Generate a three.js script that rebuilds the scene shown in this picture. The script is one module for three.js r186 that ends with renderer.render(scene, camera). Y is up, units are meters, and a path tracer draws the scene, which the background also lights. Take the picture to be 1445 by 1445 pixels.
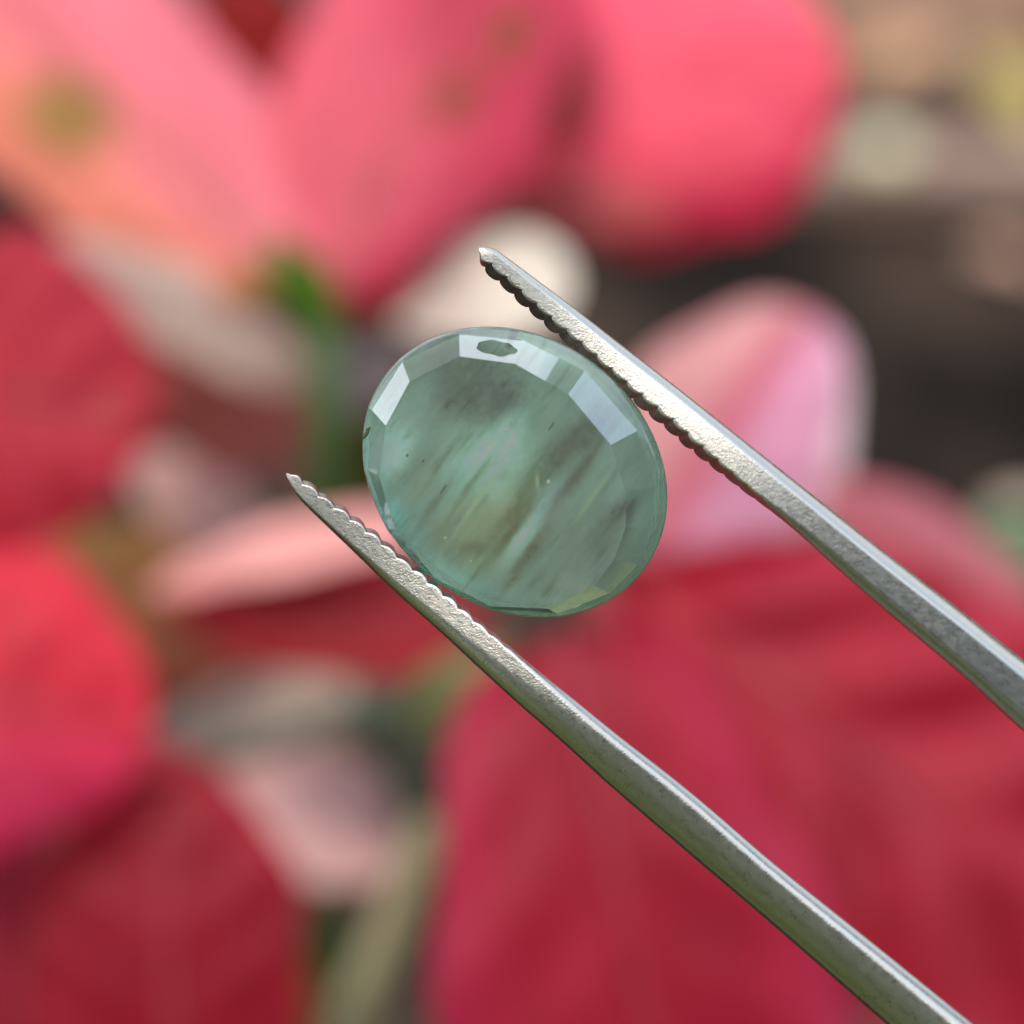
import * as THREE from 'three';
import { mergeGeometries } from 'three/addons/utils/BufferGeometryUtils.js';

// ---------------------------------------------------------------- camera, sky, sun, exposure
const scene = new THREE.Scene();
const TAN = 0.165, FOCUS = 0.1;                              // half frame is 16.5 mm at 100 mm
const camera = new THREE.PerspectiveCamera(2 * Math.atan(TAN) * 180 / Math.PI, 1, 0.005, 60);
const PITCH = 35 * Math.PI / 180;
camera.position.set(0, 0.46, 0);
camera.rotation.set(-PITCH, 0, 0);
camera.focus = FOCUS;
camera.userData.fStop = 106 / 3.3;                           // lens opening of about 3.3 mm
camera.updateMatrixWorld(true);

const renderer = new THREE.WebGLRenderer();
renderer.toneMapping = THREE.LinearToneMapping;
renderer.toneMappingExposure = 1.02;
renderer.shadowMap.enabled = true;

const sun = new THREE.DirectionalLight(0xfff0dc, 2.5);
const sunDir = new THREE.Vector3(-0.25, 0.55, 0.8).applyQuaternion(camera.quaternion).normalize();
sun.position.copy(sunDir);
sun.castShadow = true;
sun.shadow.radius = 10;
Object.assign(sun.shadow.camera, { left: -0.6, right: 0.6, top: 0.6, bottom: -0.6, near: -2, far: 4 });
scene.add(sun, sun.target);

// random numbers and noise
let seed = 7;
const rnd = () => { seed = (seed * 1664525 + 1013904223) >>> 0; return seed / 4294967296; };
const rr = (a, b) => a + (b - a) * rnd();
const hash = (x, y, s = 0) => { let h = Math.imul(x | 0, 374761393) ^ Math.imul(y | 0, 668265263) ^ Math.imul(s + 11, 1274126177); h = Math.imul(h ^ (h >>> 13), 1274126177); return ((h ^ (h >>> 16)) >>> 0) / 4294967296; };
const sm = (t) => t * t * (3 - 2 * t);
function vnoise(x, y, s = 0, px = 0, py = 0) {               // value noise, period px, py when given
  const ix = Math.floor(x), iy = Math.floor(y), fx = sm(x - ix), fy = sm(y - iy);
  const w = (i, p) => (p ? ((i % p) + p) % p : i);
  const x0 = w(ix, px), x1 = w(ix + 1, px), y0 = w(iy, py), y1 = w(iy + 1, py);
  const a = hash(x0, y0, s), b = hash(x1, y0, s), c = hash(x0, y1, s), d = hash(x1, y1, s);
  return (a + (b - a) * fx) * (1 - fy) + (c + (d - c) * fx) * fy;
}
function fbm(x, y, s = 0, o = 4, p = 0) { let a = 0.5, v = 0, n = 0; for (let i = 0; i < o; i++) { v += a * vnoise(x, y, s + i, p, p); n += a; x *= 2; y *= 2; p *= 2; a *= 0.5; } return v / n; }
const clamp = (x, a = 0, b = 1) => Math.min(b, Math.max(a, x));
const step = (a, b, x) => sm(clamp((x - a) / (b - a)));
const mix = (a, b, t) => a + (b - a) * t;
const mix3 = (a, b, t) => [mix(a[0], b[0], t), mix(a[1], b[1], t), mix(a[2], b[2], t)];
const lin = (c) => c.map((v) => { v /= 255; return v <= 0.04045 ? v / 12.92 : Math.pow((v + 0.055) / 1.055, 2.4); });

function dataTexture(w, h, f, srgb = false, repeat = true) {  // f(u, v) -> [r, g, b] 0..1
  const d = new Uint8Array(w * h * 4);
  for (let y = 0; y < h; y++) for (let x = 0; x < w; x++) {
    const c = f((x + 0.5) / w, (y + 0.5) / h), o = (y * w + x) * 4;
    for (let k = 0; k < 3; k++) { let v = clamp(c[k]); if (srgb) v = v <= 0.0031308 ? v * 12.92 : 1.055 * Math.pow(v, 1 / 2.4) - 0.055; d[o + k] = Math.round(v * 255); }
    d[o + 3] = 255;
  }
  const t = new THREE.DataTexture(d, w, h);
  t.magFilter = t.minFilter = THREE.LinearFilter;
  t.wrapS = t.wrapT = repeat ? THREE.RepeatWrapping : THREE.ClampToEdgeWrapping;
  if (srgb) t.colorSpace = THREE.SRGBColorSpace;
  t.needsUpdate = true;
  return t;
}

// sky: blue overhead with bright thin cloud, paler towards the horizon
{
  const W = 512, H = 256, d = new Float32Array(W * H * 4);
  for (let y = 0; y < H; y++) for (let x = 0; x < W; x++) {
    const el = ((y + 0.5) / H - 0.5) * Math.PI, az = ((x + 0.5) / W - 0.5) * 2 * Math.PI;
    const up = Math.max(0, Math.sin(el)), k = Math.pow(1 - up, 3.5);
    let c = mix3([0.82, 1.14, 1.62], [2.3, 2.14, 1.8], k);
    const px = Math.cos(az) * Math.cos(el) / (up + 0.25), pz = Math.sin(az) * Math.cos(el) / (up + 0.25);
    const cl = step(0.36, 0.62, fbm(px * 1.3 + 20, pz * 1.3 + 9, 3, 5)) * step(0.02, 0.2, up);
    c = mix3(c, [2.7, 2.9, 3.15], cl * 0.8);
    if (el < 0) c = [0.16, 0.15, 0.11];
    const o = (y * W + x) * 4; d[o] = c[0]; d[o + 1] = c[1]; d[o + 2] = c[2]; d[o + 3] = 1;
  }
  const t = new THREE.DataTexture(d, W, H, THREE.RGBAFormat, THREE.FloatType);
  t.mapping = THREE.EquirectangularReflectionMapping; t.magFilter = t.minFilter = THREE.LinearFilter; t.needsUpdate = true;
  scene.background = t; scene.environment = t;
}

// ---------------------------------------------------------------- helpers
const names = new Map();
function numbered(n) { const k = names.get(n) ?? 0; names.set(n, k + 1); return k ? n + '_' + String(k).padStart(3, '0') : n; }
const V = (x, y, z) => new THREE.Vector3(x, y, z);
const PX = 1445;
function at(px, py, d) {                                     // a point of the place, from how it is seen at distance d along the view
  const h = PX / 2;
  return V((px - h) / h * TAN * d, -(py - h) / h * TAN * d, -d).applyMatrix4(camera.matrixWorld);
}
const span = (px, d) => px * 2 * TAN * d / PX;
const camDir = (x, y, z) => V(x, y, z).applyQuaternion(camera.quaternion);
function thing(name, label, category, pos = V(0, 0, 0), group) {
  const o = new THREE.Group(); o.name = numbered(name); o.position.copy(pos);
  o.userData = { label, category }; if (group) o.userData.group = group;
  scene.add(o); return o;
}
function part(name, geo, mat, parent, label) {               // geometry in world coordinates, moved into the thing
  const m = new THREE.Mesh(geo, mat); m.name = name; m.castShadow = m.receiveShadow = true;
  let p = parent; const off = V(0, 0, 0); while (p && p !== scene) { off.add(p.position); p = p.parent; }
  geo.translate(-off.x, -off.y, -off.z);
  if (label) m.userData.label = label;
  parent.add(m); return m;
}
function single(name, geo, mat, label, category, group) {
  geo.computeBoundingBox(); const c = geo.boundingBox.getCenter(V()); geo.translate(-c.x, -c.y, -c.z);
  const m = new THREE.Mesh(geo, mat); m.name = numbered(name); m.position.copy(c); m.castShadow = m.receiveShadow = true;
  m.userData = { label, category }; if (group) m.userData.group = group;
  scene.add(m); return m;
}
function struct(name, geo, mat) { const m = new THREE.Mesh(geo, mat); m.name = name; m.receiveShadow = m.castShadow = true; m.userData.kind = 'structure'; scene.add(m); return m; }
function grid(nu, nv, f, closeV = false) {                   // f(u, v) -> {p, uv, c}
  const pos = [], uv = [], col = [], idx = [];
  for (let i = 0; i <= nu; i++) for (let j = 0; j <= nv; j++) {
    const q = f(i / nu, j / nv, i, j); pos.push(q.p.x, q.p.y, q.p.z); uv.push(...(q.uv ?? [i / nu, j / nv])); if (q.c) col.push(...q.c);
  }
  for (let i = 0; i < nu; i++) for (let j = 0; j < nv; j++) { const a = i * (nv + 1) + j, b = a + nv + 1; idx.push(a, b, a + 1, b, b + 1, a + 1); }
  const g = new THREE.BufferGeometry();
  g.setAttribute('position', new THREE.Float32BufferAttribute(pos, 3));
  g.setAttribute('uv', new THREE.Float32BufferAttribute(uv, 2));
  if (col.length) g.setAttribute('color', new THREE.Float32BufferAttribute(col, 3));
  g.setIndex(idx); g.computeVertexNormals();
  if (closeV) {                                              // one smooth normal along the seam
    const n = g.attributes.normal;
    for (let i = 0; i <= nu; i++) { const a = i * (nv + 1), b = a + nv, s = V(n.getX(a) + n.getX(b), n.getY(a) + n.getY(b), n.getZ(a) + n.getZ(b)).normalize(); n.setXYZ(a, s.x, s.y, s.z); n.setXYZ(b, s.x, s.y, s.z); }
  }
  return g;
}
function tube(pts, r0, r1, seg = 24, sides = 10) {
  const c = new THREE.CatmullRomCurve3(pts), fr = c.computeFrenetFrames(seg, false);
  return grid(seg, sides, (u, v, i) => {
    const p = c.getPointAt(u), r = mix(r0, r1, u), a = v * 2 * Math.PI;
    return { p: p.addScaledVector(fr.normals[i], Math.cos(a) * r).addScaledVector(fr.binormals[i], Math.sin(a) * r), uv: [u * 8, v] };
  }, true);
}

// ---------------------------------------------------------------- ground
const depthOn = (py, h = 0) => (camera.position.y - h) / (Math.sin(PITCH) + (py - PX / 2) / (PX / 2) * TAN * Math.cos(PITCH));   // how far off the ground is at that height of the picture
{
  const earth = (lo, hi, sd) => dataTexture(512, 512, (u, v) => {
    const a = fbm(u * 8, v * 8, sd, 6, 8), b = vnoise(u * 64, v * 64, sd + 25, 64, 64);
    return mix3(lo, hi, step(0.35, 0.7, a)).map((x) => x * (0.7 + 0.6 * b));
  }, true);
  const sheet = (w, d, x, y, z, turn = 0) => { const g = new THREE.PlaneGeometry(w, d); for (let i = 0, u = g.attributes.uv; i < u.count; i++) u.setXY(i, u.getX(i) * w * 2, u.getY(i) * d * 2); g.rotateX(-Math.PI / 2); g.rotateY(turn); g.translate(x, y, z); return g; };
  struct('ground', sheet(40, 40, 0, 0, 0), new THREE.MeshPhysicalMaterial({ map: earth([0.007, 0.0052, 0.0042], [0.02, 0.0145, 0.0115], 5), roughness: 1, specularIntensity: 0.1 }));
  struct('soil_bed', sheet(6, 0.66, 0.1, 0.044, -0.41, -0.06), new THREE.MeshPhysicalMaterial({ map: earth([0.008, 0.0055, 0.0042], [0.04, 0.026, 0.019], 25), roughness: 1, specularIntensity: 0.1 }));
  const lawn = sheet(10, 8, 0, 0.046, 3.93); const turf = new THREE.Mesh(lawn, new THREE.MeshStandardMaterial({ map: earth([0.13, 0.15, 0.055], [0.28, 0.3, 0.12], 35), roughness: 0.9 }));  // lawn out of view, added to tint the underside of the metal green
  turf.name = 'added_lawn'; turf.receiveShadow = true; turf.userData = { kind: 'stuff', label: 'unseen green lawn added for green reflections in the metal' }; scene.add(turf);
  const z0 = -0.738, TURN = -0.06;                              // a low board holds back the higher path behind the bed
  struct('path', sheet(8, 5, 0.1, 0.05, z0 - 2.53, TURN), new THREE.MeshStandardMaterial({ map: earth([0.016, 0.008, 0.005], [0.16, 0.08, 0.043], 15), roughness: 0.95 }));
  const grainWood = dataTexture(256, 256, (u, v) => { const n = 0.6 * vnoise(u * 6, v * 48, 3, 6, 48) + 0.4 * vnoise(u * 24, v * 120, 4, 24, 120); return mix3([0.13, 0.075, 0.052], [0.27, 0.17, 0.125], n); }, true);
  const board = new THREE.BoxGeometry(6, 0.06, 0.022); board.rotateY(TURN); board.translate(0.1, 0.024, z0 - 0.012);
  single('edging_board', board, new THREE.MeshStandardMaterial({ map: grainWood, roughness: 0.85 }), 'weathered brown edging board between the dark soil bed and the path', 'edging board');
}

// ---------------------------------------------------------------- unseen shrubs and tree, added to block sky and tint what metal and stone mirror
{
  const leafG = (n, rx, ry, rz, size, s0) => {
    seed = s0; const pos = [], idx = [], nor = [];
    for (let i = 0; i < n; i++) {
      const t = rr(0, 6.283), z = rr(-1, 1), r = Math.cbrt(rr(0.25, 1)), q = Math.sqrt(1 - z * z), lump = 0.75 + 0.35 * vnoise(t * 1.6, z * 3 + 9, s0);
      const c = V(Math.cos(t) * q * rx * r * lump, z * ry * r * lump, Math.sin(t) * q * rz * r * lump);
      const a = V(rr(-1, 1), rr(-1, 0.5), rr(-1, 1)).normalize(), b = V(rr(-1, 1), rr(-1, 1), rr(-1, 1)).cross(a).normalize(), k = size * rr(0.7, 1.3), nn = a.clone().cross(b), o = pos.length / 3;
      for (const [x, y] of [[-1, 0], [0, 0.42], [1, 0], [0, -0.42]]) { const p = c.clone().addScaledVector(a, x * k).addScaledVector(b, y * k); pos.push(p.x, p.y, p.z); nor.push(nn.x, nn.y, nn.z); }
      idx.push(o, o + 3, o + 1, o + 1, o + 3, o + 2);
    }
    const g = new THREE.BufferGeometry(); g.setAttribute('position', new THREE.Float32BufferAttribute(pos, 3)); g.setAttribute('normal', new THREE.Float32BufferAttribute(nor, 3)); g.setIndex(idx); return g;
  };
  const green = new THREE.MeshPhysicalMaterial({ color: new THREE.Color().setRGB(0.13, 0.17, 0.05), roughness: 0.55, transmission: 0.35, thickness: 0, side: THREE.DoubleSide });
  const pale = new THREE.MeshPhysicalMaterial({ color: new THREE.Color().setRGB(0.3, 0.35, 0.1), roughness: 0.6, transmission: 0.35, thickness: 0, side: THREE.DoubleSide });  // brighter leaf green, so that the metal mirrors more olive
  const bark = new THREE.MeshStandardMaterial({ color: new THREE.Color().setRGB(0.08, 0.06, 0.045), roughness: 0.9 });
  const shrub = (label, x, z, rx, ry, rz, n, size, s0, mat = green) => {
    const o = thing('added_shrub', label, 'shrub', V(x, 0, z), 'unseen shrubs added for reflections');
    const f = part('foliage', leafG(n, rx, ry, rz, size, s0).translate(x, ry * 1.02, z), mat, o); f.userData.kind = 'stuff';
    part('stem', tube([V(x, -0.01, z), V(x + 0.03, ry * 0.6, z), V(x, ry * 1.3, z)], 0.02 * (rx + ry), 0.006, 10, 8), bark, o);
    return o;
  };
  shrub('unseen broad tall green shrub added behind the camera to the left for reflections', -0.75, 1.05, 0.7, 0.95, 0.45, 4600, 0.05, 101, pale);
  shrub('unseen tall narrow green shrub added straight behind the camera to darken reflections', 0.22, 1.15, 0.5, 1.0, 0.45, 3600, 0.05, 102);
  {
    const o = thing('added_tree', 'unseen young green tree added to the left so that a facet mirrors its crown', 'tree', V(-1.57, 0, -0.62));  // tree out of view, added to green and dim one upper left facet
    const f = part('crown', leafG(4200, 0.75, 0.72, 0.75, 0.05, 105).translate(-1.57, 2.15, -0.62), pale, o); f.userData.kind = 'stuff';
    part('trunk', tube([V(-1.57, -0.02, -0.62), V(-1.54, 0.8, -0.64), V(-1.58, 1.5, -0.6), V(-1.57, 2.3, -0.62)], 0.05, 0.02, 16, 10), bark, o);
  }
  shrub('unseen green shrub added to the right of the tweezers to darken a facet', 1.0, 0.8, 0.45, 0.5, 0.5, 3000, 0.045, 104);
  shrub('unseen low green shrub added below and left of the tweezers for reflections', -0.3, 0.2, 0.26, 0.14, 0.24, 2400, 0.022, 103, pale);
}

// ---------------------------------------------------------------- gemstone
const MM = 0.001;
const gemAt = at(725.2, 667.8, FOCUS);
const EX = 0.796, EY = 0.605, TILT = 15 * Math.PI / 180;
const gA = span(228.5, FOCUS), gB = span(188.1, FOCUS) / Math.cos(TILT);
{
  const gem = thing('gemstone', 'cloudy blue-green oval gemstone with faceted rim gripped between the tweezer tips', 'gemstone', gemAt);
  const m = new THREE.Matrix4().makeBasis(V(EX, -EY, 0), V(EY, EX, 0), V(0, 0, 1));
  gem.quaternion.copy(camera.quaternion).multiply(new THREE.Quaternion().setFromRotationMatrix(m)).multiply(new THREE.Quaternion().setFromAxisAngle(V(1, 0, 0), TILT));
  const R = 6 * MM;                                          // the texture covers 12 mm
  // clouds and veils of the stone, light lower left and dark upper right painted in, each at its place (x, y: in five-hundredths of the field across it), run: turn of its long way
  const place = (X, Y) => { const dx = (480 + X / 2.89 - 725.2), dy = (430 + Y / 2.89 - 667.8), k = span(1, FOCUS) * 1000; return [(dx * EX + dy * EY) * k, (dx * EY - dy * EX) * k / Math.cos(TILT)]; };
  const veilsAndGlow = [                                            // X, Y, half length, half width, colour, strength, angle from the band direction
    [600, 330, 230, 150, [88, 116, 94], 0.85, 90], [680, 400, 70, 45, [74, 90, 80], 0.7], [450, 300, 130, 60, [104, 128, 112], 0.7],
    [200, 590, 150, 90, [158, 198, 196], 0.8], [330, 390, 120, 50, [128, 164, 156], 0.7], [180, 840, 170, 90, [118, 190, 192], 0.85, 60], [350, 1010, 160, 80, [128, 190, 190], 0.8, 100],
    [470, 1110, 120, 60, [150, 208, 208], 0.8, 90], [620, 1190, 170, 60, [120, 176, 170], 0.8, 90], [620, 620, 210, 120, [162, 208, 194], 0.95], [470, 740, 150, 60, [136, 182, 174], 0.7],
    [830, 830, 190, 38, [150, 184, 186], 0.9], [745, 945, 90, 46, [158, 206, 200], 0.9], [590, 910, 220, 140, [156, 170, 118], 0.75], [420, 900, 120, 70, [142, 158, 110], 0.6], [340, 720, 130, 70, [144, 160, 128], 0.55],
    [720, 830, 180, 38, [112, 138, 60], 0.95], [690, 940, 120, 24, [108, 128, 50], 0.9], [770, 1020, 150, 26, [102, 120, 40], 1], [560, 985, 60, 30, [128, 128, 62], 0.7, 60], [905, 590, 150, 46, [84, 118, 64], 0.85], [560, 700, 190, 16, [120, 142, 100], 0.6], [430, 620, 130, 14, [116, 140, 116], 0.6], [380, 820, 160, 16, [120, 140, 92], 0.6], [1000, 640, 200, 14, [104, 128, 84], 0.6], [560, 800, 180, 12, [160, 186, 150], 0.6], [1010, 500, 120, 60, [84, 106, 84], 0.7],
    [960, 700, 130, 30, [96, 116, 72], 0.8], [1150, 830, 70, 26, [90, 100, 58], 0.85], [1030, 780, 150, 12, [156, 182, 144], 0.7], [1100, 900, 150, 60, [106, 136, 112], 0.7], [930, 1000, 170, 70, [130, 160, 138], 0.7],
    [1110, 1040, 130, 60, [136, 158, 150], 0.7, 60], [1000, 1150, 110, 50, [160, 170, 160], 0.6, 60], [970, 1215, 26, 12, [206, 218, 196], 0.9, 20], [860, 1200, 80, 30, [150, 176, 164], 0.7, 60],
    [815, 712, 46, 10, [160, 182, 150], 0.8, -40], [700, 165, 18, 12, [60, 64, 62], 0.9],
  ].map(([X, Y, l, w, c, k, a = 0]) => { const [x, y] = place(X, Y), m = span(1 / 2.89, FOCUS) * 1000, t = (a - 55 + 0) * Math.PI / 180; const ix = Math.cos(t), iy = Math.sin(t); const ux = ix * EX + iy * EY, uy = ix * EY - iy * EX; return [x, y, l * m, w * m, lin(c), k, ux, uy]; });
  const cloud = (deep) => dataTexture(1024, 1024, (u, v) => {
    let x = (u - 0.5) * 12, y = (v - 0.5) * 12;              // mm
    const wx = fbm(x * 1.1, y * 1.1, 70, 4) - 0.5, wy = fbm(x * 1.1 + 50, y * 1.1, 71, 4) - 0.5, fx = fbm(x * 5, y * 5, 72, 3) - 0.5;
    const s = x * 0.999 - y * 0.03, t = x * 0.03 + y * 0.999;
    let c = mix3(lin([106, 140, 122]), lin([150, 186, 170]), fbm(s * 0.6, t * 0.25 + 7, 51, 4));
    for (const q of veilsAndGlow) {
      const m = Math.min(0.9, q[3] * 0.8), dx = x - q[0] + wx * m, dy = y - q[1] + wy * m, a = (dx * q[6] + dy * q[7]) / q[2], b = (dx * q[7] - dy * q[6]) / q[3], r = a * a + b * b;
      if (r < 4) c = mix3(c, q[4], Math.exp(-1.15 * Math.max(0, r + fx * 0.7)) * q[5] * (deep ? 1 : 0.75));
    }
    const streak = fbm(s * 2.2, t * 0.5 + 3, 53, 5) - 0.5, fine = fbm(x * 11, y * 11, 65, 3) - 0.5, thread = Math.pow(fbm(s * 5.5, t * 0.9, 57, 3), 6) * 2.2;
    const L = 0.3 * c[0] + 0.6 * c[1] + 0.1 * c[2];
    return c.map((k, i) => (deep ? k * Math.pow(L, 1.4) * 7.3 * [1.03, 1, 1.01][i] : Math.pow(k, 0.18)) * (1 + streak * (deep ? 0.34 : 0.12) + fine * 0.14 - thread * [0.3, 0.26, 0.36][i]));
  }, true, false);
  const polish = dataTexture(512, 512, (u, v) => { const n = vnoise(u * 160 + 14 * v, v * 3, 5) * 0.6 + vnoise(u * 300 + 20 * v, v * 5, 6) * 0.4; return [n, n, n]; }, false, true);
  const base = { roughness: 0.05, ior: 1.62, transmission: 0.9, thickness: 0.004 };
  const shellMap = cloud(false), coreMap = cloud(true);
  const glass = new THREE.MeshPhysicalMaterial({ ...base, map: shellMap });
  const lined = new THREE.MeshPhysicalMaterial({ ...base, map: shellMap, bumpMap: polish, bumpScale: 1.2e-6, roughness: 0.07, ior: 2.33, clearcoat: 1, clearcoatRoughness: 0.03 });
  const uvOf = (p) => [p.x / (2 * R) + 0.5, p.y / (2 * R) + 0.5];
  const H = 0.92 * MM, ZM = 0.38 * MM, LEAN = -0.14 * MM, RTS = [0.83, 0.86, 0.87, 0.83, 0.79, 0.775, 0.775, 0.79, 0.81, 0.84, 0.88, 0.9, 0.9, 0.875, 0.845];
  const RMS = [0.965, 0.975, 0.975, 0.955, 0.94, 0.935, 0.935, 0.94, 0.945, 0.955, 0.97, 0.975, 0.975, 0.97, 0.965];
  const T = [-14.7, 10.6, 37.4, 61.8, 88.1, 118.3, 142.1, 160, 178, 195.5, 220, 245, 270, 295, 320].map((t) => t * Math.PI / 180);
  const pt = (t, r, z) => V(-gA * r * Math.cos(t), gB * r * Math.sin(t), z);
  const tp = (t, i) => pt(t, RTS[i], H).add(V(0, LEAN, 0));   // corner of the table, cut a little off centre
  const flat = (loop) => {                                   // a flat polygon, normals by face
    const pos = [], uv = [], c = loop.reduce((a, p) => a.add(p), V()).multiplyScalar(1 / loop.length);
    for (let i = 0; i < loop.length; i++) for (const p of [c, loop[(i + 1) % loop.length], loop[i]]) { pos.push(p.x, p.y, p.z); uv.push(...uvOf(p)); }
    const g = new THREE.BufferGeometry(); g.setAttribute('position', new THREE.Float32BufferAttribute(pos, 3)); g.setAttribute('uv', new THREE.Float32BufferAttribute(uv, 2)); g.computeVertexNormals();
    const nn = g.attributes.normal, av = V(); for (let i = 0; i < nn.count; i++) av.add(V(nn.getX(i), nn.getY(i), nn.getZ(i))); av.normalize(); for (let i = 0; i < nn.count; i++) nn.setXYZ(i, av.x, av.y, av.z);
    return g;
  };
  const put = (n, g, mat, label) => { const o = new THREE.Mesh(g, mat); o.name = n; o.castShadow = o.receiveShadow = true; if (label) o.userData.label = label; gem.add(o); return o; };
  // the facet with an oval scar: its floor lies flatter than the facet, so it is deepest towards the table
  function scarred(q) {
    const o = q[3].clone().lerp(q[2], 0.5), e = q[2].clone().sub(q[3]).normalize(), n = q[3].clone().sub(q[1]).cross(q[2].clone().sub(q[0])).normalize(), w = n.clone().cross(e);   // w runs from the table to the rim
    const to2 = (p) => { const d = p.clone().sub(o); return new THREE.Vector2(d.dot(e), d.dot(w)); };
    const on = (x, y, h = 0) => o.clone().addScaledVector(e, x).addScaledVector(w, y).addScaledVector(n, h);
    const c2 = q.map(to2), hi = Math.min(c2[0].y, c2[1].y), half = Math.abs(c2[2].x), K = 40;
    const oval = Array.from({ length: K }, (_, k) => { const a = k / K * 2 * Math.PI, x = 0.22 * half + half * Math.cos(a) * (0.72 + 0.04 * Math.sin(5 * a + 2)), y = 0.6 * hi + 0.37 * hi * Math.sin(a) * (0.94 + 0.06 * Math.sin(4 * a)) + 0.02 * hi * Math.sin(7 * a + 1); return new THREE.Vector2(x, y); });
    const sh = new THREE.Shape([c2[3], c2[2], c2[1], c2[0]]); sh.holes.push(new THREE.Path(oval));
    const build = (pts, idx, nn) => { const g = new THREE.BufferGeometry(); g.setAttribute('position', new THREE.Float32BufferAttribute(pts.flatMap((p) => [p.x, p.y, p.z]), 3)); g.setAttribute('uv', new THREE.Float32BufferAttribute(pts.flatMap(uvOf), 2)); g.setIndex(idx); g.computeVertexNormals(); return g; };
    const sg = new THREE.ShapeGeometry(sh), P = [], sp = sg.attributes.position; for (let k = 0; k < sp.count; k++) P.push(on(sp.getX(k), sp.getY(k)));
    const face = put('crown_facet', build(P, Array.from(sg.index.array)), lined, 'rim facet with an oval scar in it');
    const y1 = Math.max(...oval.map((p) => p.y)), deep = (p) => -(y1 - p.y) * Math.tan(25 * Math.PI / 180) - 2e-6;
    const fl = oval.map((p) => on(p.x, p.y, deep(p))), mid = fl.reduce((a, p) => a.add(p), V()).multiplyScalar(1 / K), idx = [], wi = [];
    for (let k = 0; k < K; k++) { const m = (k + 1) % K; idx.push(K, k, m); wi.push(k, K + m, K + k, k, m, K + m); }
    const floor = build([...fl, mid], idx), wall = build([...oval.map((p) => on(p.x, p.y)), ...fl], wi);
    const s = new THREE.Mesh(mergeGeometries([floor, wall]), glass); s.name = 'oval_scar'; s.userData.label = 'oval scar that shows no sky'; face.add(s);
  }
  // table, slightly domed so that its reflection is uneven
  put('table_facet', flat(T.map((t, i) => tp(t, i))), glass);
  const seg = [];                                            // where the rim is cut: facet corners and steps between
  T.forEach((t, i) => { const n = i + 1 < T.length ? T[i + 1] : T[0] + 2 * Math.PI; for (let k = 0; k < 6; k++) seg.push(mix(t, n, k / 6)); });
  const corner = (t, i, k) => { const a = T[i], b = i + 1 < T.length ? T[i + 1] : T[0] + 2 * Math.PI; return pt(a, RMS[i], ZM).lerp(pt(b, RMS[(i + 1) % T.length], ZM), k / 6); };
  T.forEach((t, i) => {
    const n = T[(i + 1) % T.length];
    const k = (i + 1) % T.length;
    if (i === 3) {                                           // normals bent towards the table at its far end, so that half mirrors dark
      const q = [pt(t, RMS[i], ZM), pt(n, RMS[k], ZM), tp(n, k), tp(t, i)], fn = q[3].clone().sub(q[1]).cross(q[2].clone().sub(q[0])).normalize(), inw = q[3].clone().add(q[2]).sub(q[0]).sub(q[1]).normalize();
      const g = grid(16, 4, (u, v) => { const p = q[0].clone().lerp(q[1], u).lerp(q[3].clone().lerp(q[2], u), 1 - v); return { p, uv: uvOf(p) }; }), na = g.attributes.normal;
      for (let m = 0; m < na.count; m++) { const u = Math.floor(m / 5) / 16, d = fn.clone().addScaledVector(inw, 0.24 * step(0.3, 0.62, u)).normalize(); na.setXYZ(m, d.x, d.y, d.z); }
      put('crown_facet', g, lined); return;
    }
    if (i === 2) { scarred([pt(t, RMS[i], ZM), pt(n, RMS[k], ZM), tp(n, k), tp(t, i)]); return; }
    put('crown_facet', flat([pt(t, RMS[i], ZM), pt(n, RMS[k], ZM), tp(n, k), tp(t, i)]), lined);
  });
  const ring = (f, rows) => grid(seg.length, rows, (u, v, i, j) => { const p = f(seg[i % seg.length], i % seg.length, j / rows); return { p, uv: uvOf(p) }; });
  const rim = ring((t, i, v) => { const q = corner(t, Math.floor(i / 6), i % 6).lerp(pt(t, 1, 0.06 * MM), v), k = 1 + 0.012 * Math.sin(v * Math.PI); q.x *= k; q.y *= k; return q; }, 6);
  put('crown_edge', rim, glass);
  const gird = ring((t, i, v) => pt(t, 1, mix(0.06, -0.16, v) * MM), 2);
  put('girdle', gird, new THREE.MeshPhysicalMaterial({ ...base, map: shellMap, roughness: 0.3 }));
  const pavRows = [[1, -0.16], [0.86, -1.15], [0.58, -2.1], [0.22, -2.75], [0.001, -2.9]], pp = [], pu = [];   // cut below in four rows of flat facets
  for (let r = 0; r < 4; r++) for (let k = 0; k < 30; k++) {
    const P = (row, m) => { const i = Math.floor((m % 30) / 2), a = T[i], b = i + 1 < T.length ? T[i + 1] : T[0] + 2 * Math.PI; const t = mix(a, b, (m % 2) / 2); return pt(t, pavRows[row][0], pavRows[row][1] * MM); };
    const a = P(r, k), b = P(r, k + 1), c = P(r + 1, k + 1), d = P(r + 1, k);
    for (const p of [a, c, b, a, d, c]) { pp.push(p.x, p.y, p.z); pu.push(...uvOf(p)); }
  }
  const pav = new THREE.BufferGeometry(); pav.setAttribute('position', new THREE.Float32BufferAttribute(pp, 3)); pav.setAttribute('uv', new THREE.Float32BufferAttribute(pu, 2)); pav.computeVertexNormals();
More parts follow.
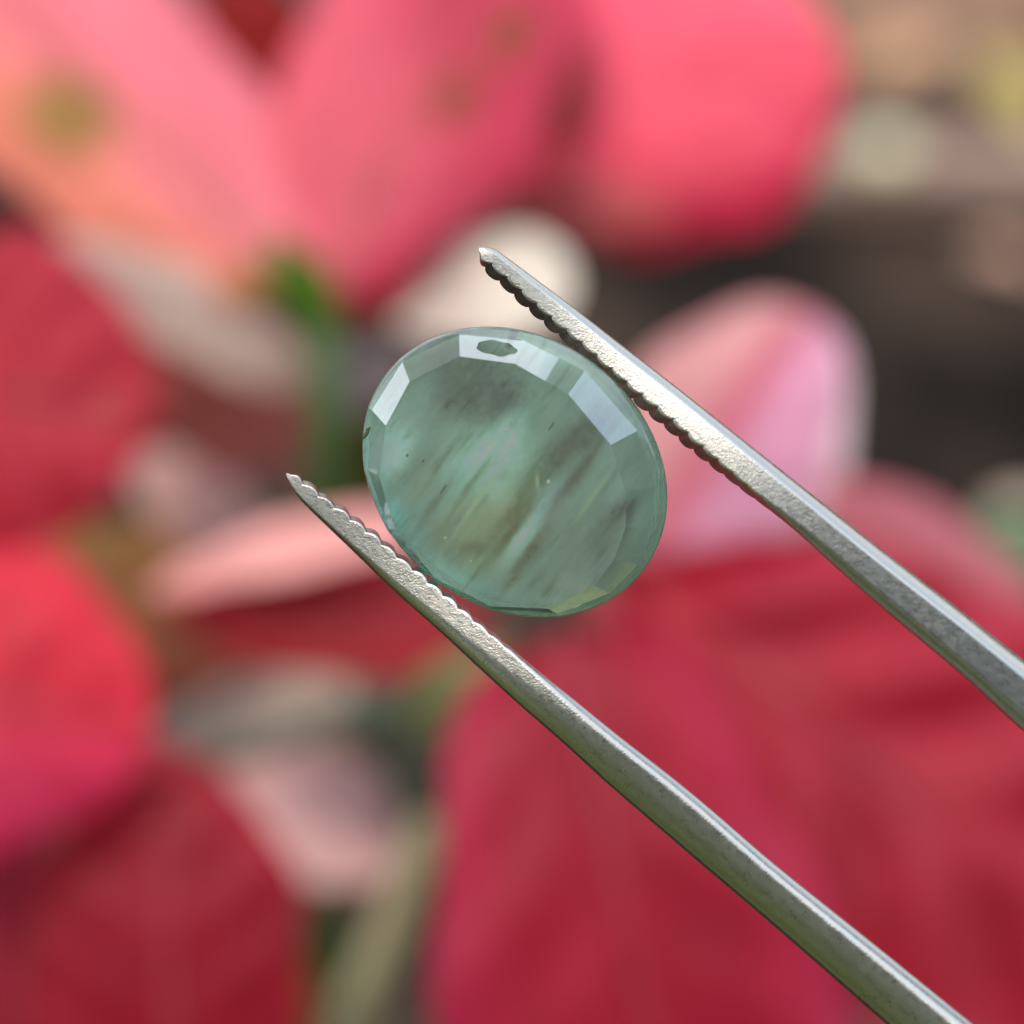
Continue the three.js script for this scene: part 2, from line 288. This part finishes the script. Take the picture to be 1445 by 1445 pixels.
  { const c = V(), n = V(); c.fromBufferAttribute(pav.attributes.position, 0); n.fromBufferAttribute(pav.attributes.normal, 0); if (c.x * n.x + c.y * n.y < 0) { for (let q = 0; q < pp.length; q += 9) for (let e = 0; e < 3; e++) { [pp[q + 3 + e], pp[q + 6 + e]] = [pp[q + 6 + e], pp[q + 3 + e]]; } for (let q = 0; q < pu.length; q += 6) for (let e = 0; e < 2; e++) { [pu[q + 2 + e], pu[q + 4 + e]] = [pu[q + 4 + e], pu[q + 2 + e]]; } pav.setAttribute('position', new THREE.Float32BufferAttribute(pp, 3)); pav.setAttribute('uv', new THREE.Float32BufferAttribute(pu, 2)); pav.computeVertexNormals(); } }
  put('pavilion', pav, glass);
  // specks and needles floating between the cloudy heart and the surface
  const speckMat = (r, g, b) => new THREE.MeshStandardMaterial({ color: new THREE.Color().setRGB(...lin([r, g, b])), roughness: 0.9 });
  const darkSpeck = speckMat(62, 74, 50), oliveSpeck = speckMat(104, 104, 56), paleSpeck = speckMat(222, 230, 205), blob = new THREE.SphereGeometry(1, 12, 8);
  for (const [X, Y, l, w, z, kind, a = 0] of [[455, 395, 24, 7, 0.34, 0], [478, 380, 14, 4, 0.33, 0, 12], [350, 622, 8, 6, 0.34, 0], [285, 600, 8, 6, 0.33, 1], [432, 738, 26, 4, 0.34, 0], [1165, 805, 34, 7, 0.32, 0], [1120, 830, 14, 5, 0.31, 0], [720, 1100, 16, 8, 0.33, 1],
    [862, 705, 9, 8, 0.5, 2], [690, 500, 9, 5, 0.45, 2], [440, 935, 7, 5, 0.45, 2], [545, 1030, 5, 4, 0.42, 2], [970, 1215, 22, 9, 0.26, 2, 25], [118, 512, 26, 9, 0.58, 0, 0], [128, 490, 14, 5, 0.6, 0, 20], [870, 485, 22, 4, 0.33, 0]]) {
    const [x, y] = place(X, Y), m = span(1 / 2.89, FOCUS), o = put('inclusion', blob, [darkSpeck, oliveSpeck, paleSpeck][kind]);
    const t = (a - 55) * Math.PI / 180, ux = Math.cos(t) * EX + Math.sin(t) * EY, uy = Math.cos(t) * EY - Math.sin(t) * EX;
    o.position.set(x * MM, y * MM, z * MM); o.scale.set(l * m, w * m, w * m * 0.7); o.rotation.z = Math.atan2(uy, ux);
  }
  // cloudy heart of the stone, under the clear skin
  const coreMat = new THREE.MeshPhysicalMaterial({ map: coreMap, roughness: 1, transmission: 0.6, thickness: 0, specularIntensity: 0, side: THREE.DoubleSide, transparent: true, opacity: 0.85 });
  const core = grid(64, 24, (u, v) => { const t = u * 2 * Math.PI, a = v * Math.PI; const q = Math.pow(Math.sin(a), 0.6), p = V(-gA * 0.91 * q * Math.cos(t), gB * 0.91 * q * Math.sin(t), (-0.1 + Math.cos(a) * (v < 0.5 ? 0.36 : 2.2)) * MM); return { p, uv: uvOf(p) }; });
  put('cloudy_core', core, coreMat);
}

// ---------------------------------------------------------------- tweezers
{
  const grain = dataTexture(512, 512, (u, v) => {
    const a = vnoise(u * 150, v * 50, 2, 150, 50), b = vnoise(u * 250, v * 110, 3, 250, 110), c = vnoise(u * 24, v * 12, 4, 24, 12);
    const n = 0.5 * a + 0.42 * b + 0.08 * c; return [n, n, n];
  });
  const rough = dataTexture(256, 256, (u, v) => { const n = mix(0.62, 1, fbm(u * 32, v * 32, 8, 4, 32)); return [n, n, n]; });
  const steel = new THREE.MeshStandardMaterial({ color: new THREE.Color().setRGB(0.33, 0.325, 0.305), metalness: 1, roughness: 0.37, roughnessMap: rough, bumpMap: grain, bumpScale: 0.6e-5 });
  const tw = thing('tweezers', 'grey metal gem tweezers with serrated jaws holding the cloudy blue-green gemstone', 'tweezers', at(1700, 1500, 0.09));
  const line = (pts) => (x) => { let i = 0; while (i < pts.length - 2 && x > pts[i + 1][0]) i++; const [a, b] = [pts[i], pts[i + 1]]; return mix(a[1], b[1], (x - a[0]) / (b[0] - a[0])); };
  function arm(label, inner, outer, axis, side, depthAt, thick, round, teeth) {
    // axis: start and direction (pixels) of the run; inner / outer: pixel points; both are turned into (s, offset) along that run
    const [ax, ay, dx, dy] = axis, L = Math.hypot(dx, dy), ux = dx / L, uy = dy / L, nx = side * uy, ny = side * -ux;
    const so = (p) => [(p[0] - ax) * ux + (p[1] - ay) * uy, (p[0] - ax) * nx + (p[1] - ay) * ny];
    const fi = line(inner.map(so)), fo = line(outer.map(so)), S = [];
    const sEnd = so(inner[inner.length - 1])[0];
    for (let s = 0; s < sEnd;) { S.push(s); s += s < 14 ? 1 : s < teeth.end ? 2 : 9; } S.push(sEnd);
    const smooth = (f, s, r) => (f(s - r) + 2 * f(s) + f(s + r)) / 4;
    const loop = [];                                         // (o, f) round the section: front from inner to outer, then back; the last seven are the gripping face
    const nF = 24;
    const N = 2 * nF + 6;
    const g = grid(S.length - 1, N, (u, v, i, j) => {
      const s = S[i], r = Math.max(6, Math.min(40, s * 0.3)), tip = Math.sqrt(clamp(1 - Math.pow(1 - clamp(s / teeth.tip), 2)));
      let o0 = smooth(fi, s, r), o1 = smooth(fo, s, r); const mid = mix(o0, o1, teeth.mid ?? 0.5); o0 = mix(mid, o0, tip); o1 = mix(mid, o1, tip);
      const t = thick(s) * mix(0.8, 1, tip), rd = round(s);
      const jj = j % N; let o, f;
      const edge = 0.03;
      const shape = (q) => { const ed = mix(edge, 0.22, step(teeth.end - 60, teeth.end + 120, s)), a = q < ed ? 1 - mix(0.06, teeth.soft, step(teeth.end - 60, teeth.end + 120, s)) * Math.pow(1 - q / ed, 2) : 1; const w = (q - rd) / (1 - rd), rb = w <= 0 ? 1 : Math.sqrt(Math.max(0, 1 - w * w)), bv = w <= 0 ? 1 : w < 0.15 ? 1 - w * w * 2.2 : Math.max(0, 0.9505 - (w - 0.15) * 0.78 - 0.29 * Math.pow(w, 6)), b = mix(bv, rb, teeth.round * step(60, 380, s)); return a * b * (1 - 0.04 * q * q); };
      const spread = (k) => k < 0.06 ? k * 0.5 : 0.03 + (k - 0.06) / 0.94 * 0.97;        // closer steps towards the rounded outside
      if (jj <= nF) { const q = spread(jj / nF); o = mix(o0, o1, q); f = shape(q); }
      else if (jj <= 2 * nF) { const q = spread(1 - (jj - nF) / nF); o = mix(o0, o1, q); f = -shape(q); }
      else { o = o0; const e = 1 - mix(0.06, teeth.soft, step(teeth.end - 60, teeth.end + 120, s)); f = mix(-e, e, (jj - 2 * nF) / 6); }
      const wi = 1 - clamp((o - o0) / Math.max(1, (o1 - o0) * 0.4));  // how much the gripping edge shapes this point
      const grip = jj === 0 || jj >= 2 * nF;
      const on = step(teeth.end + 20, teeth.end - 160, s) * step(2, 16, s);
      const ph = (s + (1 - f) * teeth.lean) / teeth.pitch, lobe = Math.pow(Math.abs(Math.sin(Math.PI * ph)), teeth.sharp);
      const wide = wi > 0 ? wi * wi : 0;
      const side2 = f > 0 ? 1 : 1;
      if (grip || (wide > 0.3)) o -= (grip ? 1 : wide) * side2 * on * teeth.depth * lobe * (0.85 + 0.3 * hash(Math.floor(ph), 3));
      if (grip || wide > 0.3) o -= (1 - f) * 0.5 * teeth.back * (grip ? 1 : wide) * step(0, 30, s) * step(teeth.end + 90, teeth.end - 200, s);
      const px = ax + ux * s + nx * o, py = ay + uy * s + ny * o, d = depthAt(s) - f * t / 2;
      const p = at(px, py, depthAt(s)); const eye = camera.position;
      const dir = camDir(0, 0, 1);
      p.addScaledVector(dir, f * t / 2);
      // keep the outline where it is seen although the front stands nearer
      const k = d / depthAt(s); const c = eye.clone().addScaledVector(camDir(0, 0, -1), d); const off = p.clone().sub(c); off.multiplyScalar(1); p.copy(c).add(off);
      return { p, uv: [span(s, FOCUS) / 0.006, (j / N) * 1.1] };
    }, true);
    const grip = g.clone(), ix = g.index.array, A = [], B = [];   // the gripping face meets the sides at a sharp edge
    for (let q = 0; q < ix.length; q += 6) { const j = (q / 6) % N; (j >= 2 * nF ? B : A).push(...ix.slice(q, q + 6)); }
    g.setIndex(A); g.computeVertexNormals(); grip.setIndex(B); grip.computeVertexNormals();
    return part('arm', mergeGeometries([g, grip]), steel, tw, label);
  }
  // the arms come a little towards the lens, most where they bow round the stone
  const slope = (s) => 0.005 + 0.17 * Math.exp(-Math.pow((s - 340) / 230, 2)), reach = [0];
  for (let s = 0; s < 3000; s += 5) reach.push(reach[reach.length - 1] + slope(s) * 5);
  const bowed = (s) => { const k = clamp(s / 5, 0, 599), i = Math.floor(k); return span(mix(reach[i], reach[i + 1], k - i) - reach[60], FOCUS); };
  const dU = (s) => 0.0991 - bowed(s), dL = (s) => 0.1005 - bowed(s) - span(0.00014 * Math.pow(Math.max(0, s - 500), 2) * (s < 1400 ? 1 : Math.pow(900 / (s - 500), 1.2)), FOCUS);
  const upIn = [[670, 357], [695, 370.5], [757, 427], [820.5, 481.5], [851.5, 509], [891.5, 545], [940.5, 583.5], [983, 621], [1050, 683], [1108, 733], [1145, 767], [1186, 806], [1249, 860], [1311, 912], [1373, 964], [1423, 1012], [1700, 1250], [2500, 2040]];
  const upOut = [[668, 330], [690, 346], [704.8, 355.5], [809.6, 433.5], [877, 487], [932, 528], [980, 566], [1168, 715], [1249, 779], [1352.6, 858], [1445, 932], [1720, 1130], [2540, 1980]];
  arm('upper arm of the tweezers with sky-lit outer side', upIn.map((p) => p), upOut, [672, 356, 790, 640], 1, dU, (s) => span(mix(26, 84, clamp(s / 900)), FOCUS), (s) => mix(0.6, 0.7, clamp(s / 900)), { end: 560, pitch: 28, depth: 5.5, lean: 3.2, back: 11, tip: 26, mid: 0.45, sharp: 0.5, round: 0.25, soft: 0.3 });
  const loIn = [[399, 655], [428, 684], [451, 702], [485, 726.5], [530, 761], [570, 794.5], [639, 852], [658, 868], [683, 889], [722, 918], [759, 948], [805, 983], [865, 1033], [950, 1098], [1000, 1139.4], [1083, 1212], [1166, 1278.5], [1249, 1345], [1300, 1386.5], [1700, 1710], [2460, 2180]];
  const loOut = [[396, 672], [415.6, 699], [466.8, 748], [518, 796.5], [569, 847.7], [600, 872], [641.5, 910.7], [683, 949.5], [738, 1000], [791.5, 1045], [850, 1100], [1000, 1228.7], [1083, 1299], [1199, 1400], [1252.8, 1447], [1600, 1750], [2420, 2240]];
  arm('lower arm of the tweezers with foliage-tinted underside', loIn, loOut, [408, 664, 800, 690], -1, dL, (s) => -0 + span(mix(22, 88, clamp(s / 1000)), FOCUS), (s) => mix(0.8, 0.14, clamp((s - 120) / 500)), { end: 430, pitch: 28, depth: 5, lean: 3, back: 4, tip: 60, mid: 0.35, sharp: 0.8, round: 1, soft: 0.35 });
}

// ---------------------------------------------------------------- poinsettia plants
const leafMats = new Map();
const leafTex = dataTexture(256, 256, (u, v) => { const n = 0.82 + 0.36 * fbm(u * 16, v * 16, 12, 4, 16); return [n * 0.85, n * 0.85, n * 0.85]; });
function leafMat(t = 0.35, r = 0.55, g = 0.35) { const k = t + '/' + r + '/' + g; if (!leafMats.has(k)) leafMats.set(k, new THREE.MeshPhysicalMaterial({ vertexColors: true, map: leafTex, roughness: r, transmission: t, thickness: 0, side: THREE.DoubleSide, specularIntensity: g })); return leafMats.get(k); }
const G = 1.1;                                                // common factor on leaf colours
const col = (r, g, b, k = 1) => lin([r, g, b]).map((v, i) => v * k * G * [1.03, 1, 0.9][i]);
/* One bract or leaf: base and tip as seen (pixels, distance), width in pixels, paint(u, v) its colour. */
function leaf(plant, o) {
  const A = at(...o.base), B = at(...o.tip), mid = A.clone().lerp(B, 0.5), dm = (o.base[2] + o.tip[2]) / 2;
  const along = B.clone().sub(A), len = along.length(), W = span(o.width, dm) / 2;
  let N = camDir(o.face?.[0] ?? 0, o.face?.[1] ?? 0.25, 1).normalize();
  const X = along.clone().normalize(); const S = V().crossVectors(N, X).normalize(); N = V().crossVectors(X, S).normalize();
  const bow = (o.bow ?? 0.08) * len, cup = (o.cup ?? 0.15) * W, rip = (o.ripple ?? 0.012) * W, nv = o.veins ?? 5, pk = o.peak ?? 0.45, blunt = o.blunt ?? 0.75, foot = o.foot ?? 0.8, sd = Math.floor((o.seed ?? 1) * 17);
  const prof = (u) => { const q = u < pk ? u / pk * 0.5 : 0.5 + (u - pk) / (1 - pk) * 0.5; return Math.pow(Math.max(0, Math.sin(Math.PI * q)), u < pk ? foot : blunt); };
  const spine = (u) => A.clone().lerp(B, u).addScaledVector(N, bow * 4 * u * (1 - u)).addScaledVector(S, (o.curve ?? 0) * len * 4 * u * (1 - u));
  const g = grid(56, 30, (u, vv) => {
    const v = vv * 2 - 1, w = W * prof(u) * (1 + 0.05 * Math.sin(u * 17 + sd) * Math.abs(v)), av = Math.abs(v);
    const p = spine(u).addScaledVector(S, v * w * (1 - 0.12 * av * av * Math.abs(o.cup ?? 0.15)));
    const wave = Math.sin((u * nv - av * 1.1) * 2 * Math.PI + sd) * rip * step(0, 0.35, av);
    p.addScaledVector(N, -cup * v * v * prof(u) + wave + 0.09 * W * (fbm(u * 3 + sd, v * 2, sd, 3) - 0.5) - (o.keel ?? 0.06) * W * (1 - av) * (1 - av) * prof(u));
    const c = o.paint(u, v), n = 0.8 + 0.4 * fbm(u * 5 + sd, v * 3, 200 + sd, 4);
    return { p, c: c.map((k) => k * n), uv: [u * len / 0.02, v * W / 0.02] };
  });
  const mesh = part(o.name ?? 'bract', g, leafMat(o.through ?? 0.35, o.rough ?? 0.55, o.gloss ?? 0.35), plant, o.label);
  const vein = tube([0, 0.25, 0.5, 0.75, 0.96].map((u) => spine(u).addScaledVector(N, -(o.keel ?? 0.06) * W * prof(u) + 0.0002)), W * (o.rib ?? 0.018) + 0.0002, 0.00012, 24, 8);
  part('midrib', vein, stemMat(o.ribColor ?? [0.26, 0.025, 0.035]), mesh);
  if (o.stalk) part('leaf_stalk', tube([A, ...o.stalk.map((q) => at(...q))], 0.0009, 0.0012, 16, 8), stemMat(o.stalkColor ?? [0.12, 0.05, 0.03]), mesh);
  return mesh;
}
const stemMats = new Map();
function stemMat(c) { const k = c.join(); if (!stemMats.has(k)) stemMats.set(k, new THREE.MeshStandardMaterial({ color: new THREE.Color().setRGB(...c), roughness: 0.6 })); return stemMats.get(k); }
const spot = (u, v, u0, v0, ru, rv) => step(1, 0.35, Math.hypot((u - u0) / ru, (v - v0) / rv));

const upper = thing('poinsettia_plant', 'tall poinsettia with coral and bright pink bracts behind the gemstone', 'plant', at(470, 700, 0.25).setY(0));
const leftp = thing('poinsettia_plant', 'poinsettia with deep crimson bracts along the left edge of the frame', 'plant', at(-150, 1100, 0.24).setY(0));
const midp = thing('poinsettia_plant', 'poinsettia with pale pink bracts and brown stem below the gemstone', 'plant', at(480, 1500, 0.24).setY(0));
const rightp = thing('poinsettia_plant', 'poinsettia with large red bracts behind the lower tweezer arm and a pink-white bract', 'plant', at(1150, 1600, 0.23).setY(0));

// -- upper plant
const pinkC = col(226, 112, 130), olive = col(136, 104, 44), salmon = col(222, 124, 108);
leaf(upper, { base: [408, 396, 0.23], tip: [-145, -140, 0.255], width: 375, blunt: 0.6, foot: 0.38, peak: 0.5, bow: 0.05, cup: 0.2, seed: 1, label: 'coral pink bract with an olive blotch',
  paint: (u, v) => mix3(mix3(pinkC, salmon, step(0, 0.6, v)), olive, Math.max(spot(u, v, 0.44, 0.3, 0.13, 0.5) * 0.95, spot(u, v, 0.0, 0.4, 0.1, 0.9))), ribColor: [0.4, 0.14, 0.1] });
leaf(upper, { base: [470, 420, 0.23], tip: [745, -240, 0.25], width: 385, peak: 0.5, foot: 0.6, bow: 0.06, cup: 0.12, seed: 2, face: [0.05, 0.4], label: 'rose red bract with brown vein blotches',
  paint: (u, v) => mix3(mix3(col(190, 48, 80), col(208, 82, 104), step(-0.5, 0.7, v + 0.5 * Math.sin(u * 7))), col(135, 62, 36), Math.max(spot(u, v, 0.4, -0.3, 0.09, 0.24), spot(u, v, 0.55, -0.5, 0.1, 0.26)) * 1), ribColor: [0.3, 0.06, 0.05] });
leaf(upper, { base: [600, 200, 0.252], tip: [1185, 70, 0.252], width: 470, peak: 0.6, blunt: 0.5, bow: 0.05, cup: 0.3, ripple: 0.01, seed: 3, face: [0.1, 0.15], label: 'bright pink bract with a rounded end',
  paint: (u, v) => mix3(col(246, 88, 118), col(205, 40, 78), step(0.55, 0.85, -v)), ribColor: [0.62, 0.07, 0.12] });  // crimson lower edge: shade of the downward curl put into the colour
leaf(upper, { base: [690, 270, 0.25], tip: [965, 310, 0.25], width: 95, seed: 4, label: 'dull brick red small bract', paint: () => col(178, 78, 82) });
leaf(upper, { base: [800, 330, 0.252], tip: [790, -60, 0.252], width: 70, seed: 5, label: 'thin brown bract between two pink ones', paint: () => col(160, 72, 58) });
leaf(upper, { base: [430, 420, 0.26], tip: [320, -120, 0.25], width: 190, seed: 6, label: 'deep red bract in the gap between two pink ones', paint: () => col(156, 34, 34) });
leaf(upper, { base: [600, 420, 0.262], tip: [440, 330, 0.262], width: 160, seed: 61, label: 'deep red bract in the gap between two pink ones', paint: () => col(156, 48, 42) });
leaf(upper, { base: [560, 460, 0.234], tip: [806, 376, 0.234], width: 190, face: [0, 0.7], peak: 0.6, blunt: 0.4, seed: 7, cup: 0.1, label: 'cream white bract', through: 0.3,
  paint: (u, v) => mix3(col(196, 178, 176), col(216, 204, 196), step(0.25, 0.65, u)), ribColor: [0.7, 0.6, 0.5] });
leaf(upper, { base: [455, 555, 0.234], tip: [75, 335, 0.23], width: 125, seed: 8, label: 'greyish pink narrow bract', paint: () => col(190, 164, 158), ribColor: [0.3, 0.25, 0.24] });
leaf(upper, { base: [470, 640, 0.25], tip: [150, 450, 0.246], width: 230, seed: 9, label: 'dusty rose bract', paint: () => col(172, 98, 94), ribColor: [0.3, 0.1, 0.09] });
leaf(upper, { base: [455, 580, 0.275], tip: [590, 495, 0.275], width: 95, seed: 10, label: 'small greyish bract', paint: () => col(152, 140, 146), ribColor: [0.25, 0.23, 0.24] });
leaf(upper, { name: 'leaf', base: [470, 470, 0.222], tip: [385, 330, 0.218], width: 75, seed: 11, label: 'small bright green leaf', paint: () => col(74, 112, 16), ribColor: [0.08, 0.2, 0.02] });
leaf(upper, { name: 'leaf', base: [455, 460, 0.245], tip: [375, 245, 0.245], width: 70, seed: 12, label: 'olive green leaf', paint: () => col(118, 112, 30), ribColor: [0.1, 0.16, 0.02] });
leaf(upper, { name: 'leaf', base: [540, 720, 0.29], tip: [470, 520, 0.28], width: 150, seed: 13, label: 'dark olive leaf', paint: () => col(82, 78, 26), ribColor: [0.06, 0.07, 0.02] });
part('stem', tube([at(405, 200, 0.25), at(448, 420, 0.233), at(460, 560, 0.23), at(455, 740, 0.236), at(450, 900, 0.25), at(470, 700, 0.25).setY(0)], span(24, 0.25), span(28, 0.26), 40, 12), stemMat([0.035, 0.075, 0.014]), upper);

// -- left plant
leaf(leftp, { base: [-260, 520, 0.225], tip: [228, 590, 0.225], width: 500, peak: 0.55, seed: 14, ripple: 0.03, label: 'crimson bract with pink flecks', paint: (u, v) => mix3(col(172, 30, 52), col(196, 80, 84), spot(u, v, 0.86, -0.05, 0.1, 0.3) * 0.6) });
leaf(leftp, { base: [-280, 920, 0.21], tip: [212, 1035, 0.21], width: 440, peak: 0.55, seed: 15, blunt: 0.55, label: 'bright red bract', paint: (u, v) => mix3(col(208, 36, 60), col(190, 34, 78), step(0.2, -0.6, v)) });
leaf(leftp, { base: [260, 1680, 0.215], tip: [225, 1095, 0.215], width: 390, peak: 0.55, blunt: 0.3, seed: 16, label: 'dark crimson bract standing upright', paint: () => col(146, 9, 36) });
leaf(leftp, { base: [40, 1650, 0.225], tip: [20, 1165, 0.225], width: 330, peak: 0.55, seed: 17, label: 'dark magenta bract', paint: () => col(150, 18, 52) });
leaf(leftp, { base: [20, 1110, 0.24], tip: [330, 1105, 0.24], width: 150, seed: 18, label: 'deep red narrow bract', paint: () => col(150, 20, 40) });
part('stem', tube([at(-150, 700, 0.25), at(-170, 1000, 0.25), at(-150, 1100, 0.24).setY(0)], 0.0025, 0.003), stemMat([0.05, 0.05, 0.02]), leftp);

// -- middle plant
leaf(midp, { base: [700, 880, 0.224], tip: [235, 865, 0.224], width: 190, seed: 19, peak: 0.4, label: 'red bract under the pink sheen bract', face: [0, 0.3], paint: () => col(156, 22, 38), ribColor: [0.25, 0.02, 0.03] });
leaf(midp, { base: [640, 735, 0.22], tip: [205, 838, 0.22], width: 125, seed: 191, peak: 0.45, cup: 0.2, rough: 0.42, gloss: 1, through: 0.2, label: 'pink narrow bract added for the pale sheen on the red one', face: [-0.1, 1.1], paint: () => col(212, 140, 138), ribColor: [0.55, 0.25, 0.24] });  // upper sheen of the red bract, put in as a separate glossy pink leaf
leaf(midp, { base: [370, 780, 0.26], tip: [180, 640, 0.26], width: 130, seed: 20, label: 'pale mauve bract', paint: () => col(204, 164, 166), ribColor: [0.4, 0.3, 0.3] });
leaf(midp, { name: 'leaf', base: [390, 940, 0.27], tip: [20, 770, 0.27], width: 240, seed: 21, label: 'brown withered leaf', paint: (u) => mix3(col(160, 88, 70), col(132, 92, 46), step(0.2, 0.6, u)) });
leaf(midp, { base: [545, 985, 0.25], tip: [195, 1050, 0.25], width: 130, seed: 22, label: 'greyish mauve bract', paint: (u) => mix3(col(186, 160, 150), col(162, 158, 152), u), ribColor: [0.25, 0.22, 0.22] });
leaf(midp, { name: 'leaf', base: [560, 1025, 0.24], tip: [745, 925, 0.24], width: 105, seed: 23, label: 'light olive green leaf', paint: () => col(134, 142, 92), ribColor: [0.15, 0.18, 0.08] });
leaf(midp, { base: [625, 1195, 0.245], tip: [295, 1115, 0.245], width: 190, blunt: 0.5, seed: 24, label: 'pale lilac pink bract', paint: () => col(226, 182, 190), ribColor: [0.45, 0.32, 0.35] });
leaf(midp, { base: [560, 1290, 0.28], tip: [370, 1230, 0.28], width: 110, seed: 25, label: 'dim brownish pink bract', paint: () => col(120, 96, 88) });
leaf(midp, { name: 'leaf', base: [520, 1500, 0.29], tip: [350, 1360, 0.29], width: 150, seed: 26, label: 'orange brown dead leaf', paint: () => col(138, 84, 36) });
part('leaf_stalk', tube([at(270, 1078, 0.246), at(390, 1045, 0.244), at(510, 1006, 0.242), at(545, 1020, 0.24)], span(14, 0.24), span(16, 0.24)), stemMat([0.05, 0.075, 0.05]), midp);
part('stem', tube([at(520, 960, 0.245), at(555, 1060, 0.243), at(600, 1190, 0.242)], span(26, 0.24), span(26, 0.24)), stemMat([0.035, 0.05, 0.02]), midp);
part('stem', tube([at(612, 1150, 0.24), at(600, 1220, 0.24), at(540, 1330, 0.245), at(480, 1500, 0.25), at(480, 1500, 0.24).setY(0)], span(30, 0.24), span(32, 0.24), 30), stemMat([0.3, 0.27, 0.17]), midp);

// -- right plant
leaf(rightp, { base: [790, 890, 0.2], tip: [1010, 1900, 0.2], width: 580, peak: 0.6, foot: 0.36, keel: 0.02, seed: 27, ripple: 0.012, veins: 5, rib: 0.008, label: 'large crimson bract below the tweezers', paint: (u, v) => mix3(col(152, 14, 44), col(166, 28, 66), step(0.5, 0.95, Math.abs(v))), ribColor: [0.28, 0.012, 0.028] });
leaf(rightp, { base: [860, 800, 0.222], tip: [1760, 1500, 0.215], width: 680, peak: 0.5, keel: 0.03, seed: 28, ripple: 0.065, veins: 5, rib: 0.006, ribColor: [0.3, 0.012, 0.022], label: 'large red bract with folded side veins', paint: (u, v) => mix3(col(162, 22, 48), col(184, 100, 116), step(-0.72, -0.98, v)) });
leaf(rightp, { base: [830, 930, 0.232], tip: [1150, 440, 0.23], width: 320, peak: 0.64, blunt: 0.5, seed: 29, label: 'pale pink and lilac bract with white edge', face: [0.1, 0.2],
  paint: (u, v) => { let c = mix3(col(222, 152, 190), col(214, 148, 156), step(-0.05, 0.5, v)); c = mix3(c, col(204, 88, 112), step(0.3, 0.02, Math.abs(v - 0.12)) * 0.85); c = mix3(c, col(172, 74, 86), step(0.45, 0.1, u)); return mix3(c, col(228, 220, 226), step(0.7, 0.97, -v) * step(0.45, 0.75, u) * 0.85); }, ribColor: [0.5, 0.12, 0.18] });
leaf(rightp, { base: [1480, 1050, 0.226], tip: [1165, 672, 0.224], width: 250, seed: 30, label: 'dusty pink bract behind the upper arm', paint: () => col(180, 98, 114) });
part('stem', tube([at(840, 900, 0.235), at(980, 1250, 0.25), at(1150, 1600, 0.25), at(1150, 1600, 0.23).setY(0)], 0.0025, 0.003), stemMat([0.05, 0.05, 0.02]), rightp);

const weed = thing('green_plant', 'small green leafy plant low behind the upper tweezer arm', 'plant', at(1500, 950, 0.36).setY(0));
leaf(weed, { name: 'leaf', base: [1550, 850, 0.33], tip: [1310, 770, 0.33], width: 170, seed: 31, paint: () => col(72, 112, 76), ribColor: [0.06, 0.15, 0.06] });
part('stem', tube([at(1550, 850, 0.33), at(1540, 1100, 0.36), at(1500, 950, 0.36).setY(0)], 0.0015, 0.002), stemMat([0.04, 0.08, 0.03]), weed);


// -- litter on the bed and the path
function litter(label, b, t, width, h, c, sd, dry) {
  const o = thing('fallen_leaf', label, 'fallen leaf', at(b[0], b[1], depthOn(b[1], h)), 'dead leaves on the ground');
  leaf(o, { name: 'blade', base: [...b, depthOn(b[1], h + 0.004)], tip: [...t, depthOn(t[1], h + 0.006)], width, face: [0, 1.43], seed: sd, bow: 0.1, cup: -0.3, through: 0.2, rough: 0.8, paint: () => col(...c), ribColor: [0.1, 0.07, 0.04] });
}
litter('yellow green dead leaf at the top corner of the path', [1470, 200], [1385, 80], 100, 0.05, [176, 156, 92], 41);
litter('tan dead leaf on the path right of the bright pink bract', [1230, 120], [1340, 60], 80, 0.05, [200, 156, 122], 42);
litter('pinkish tan dead leaf on the dark soil by the right edge', [1470, 385], [1365, 355], 70, 0.042, [190, 150, 134], 43);
litter('pale grey tan dead leaf on the dark soil above the green plant', [1475, 770], [1405, 715], 90, 0.042, [196, 176, 162], 44);
seed = 77;
for (const [x, y] of [[1130, 60], [1195, 165], [1290, 40], [1320, 130], [1400, 190], [1180, 20], [1060, 225], [1440, 30]])
  litter('small brown dead leaf lying among others on the path behind the edging board', [x + rr(-30, 30), y + rr(-12, 12)], [x + rr(-35, 35), y + rr(-25, 25) - 12], rr(30, 50), 0.05, [[150, 104, 72], [96, 62, 44], [176, 130, 96], [80, 58, 56]][Math.floor(rnd() * 4)], 50 + x, true);
{
  const p = at(1250, 215, depthOn(215, 0.056)), g = new THREE.SphereGeometry(0.0065, 24, 16); g.scale(1.1, 0.75, 1); g.translate(p.x, p.y, p.z);
  single('pebble', g, new THREE.MeshStandardMaterial({ color: new THREE.Color().setRGB(0.6, 0.56, 0.33), roughness: 0.5 }), 'pale rounded pebble on the path right of the bright pink bract', 'pebble');
}

renderer.render(scene, camera);
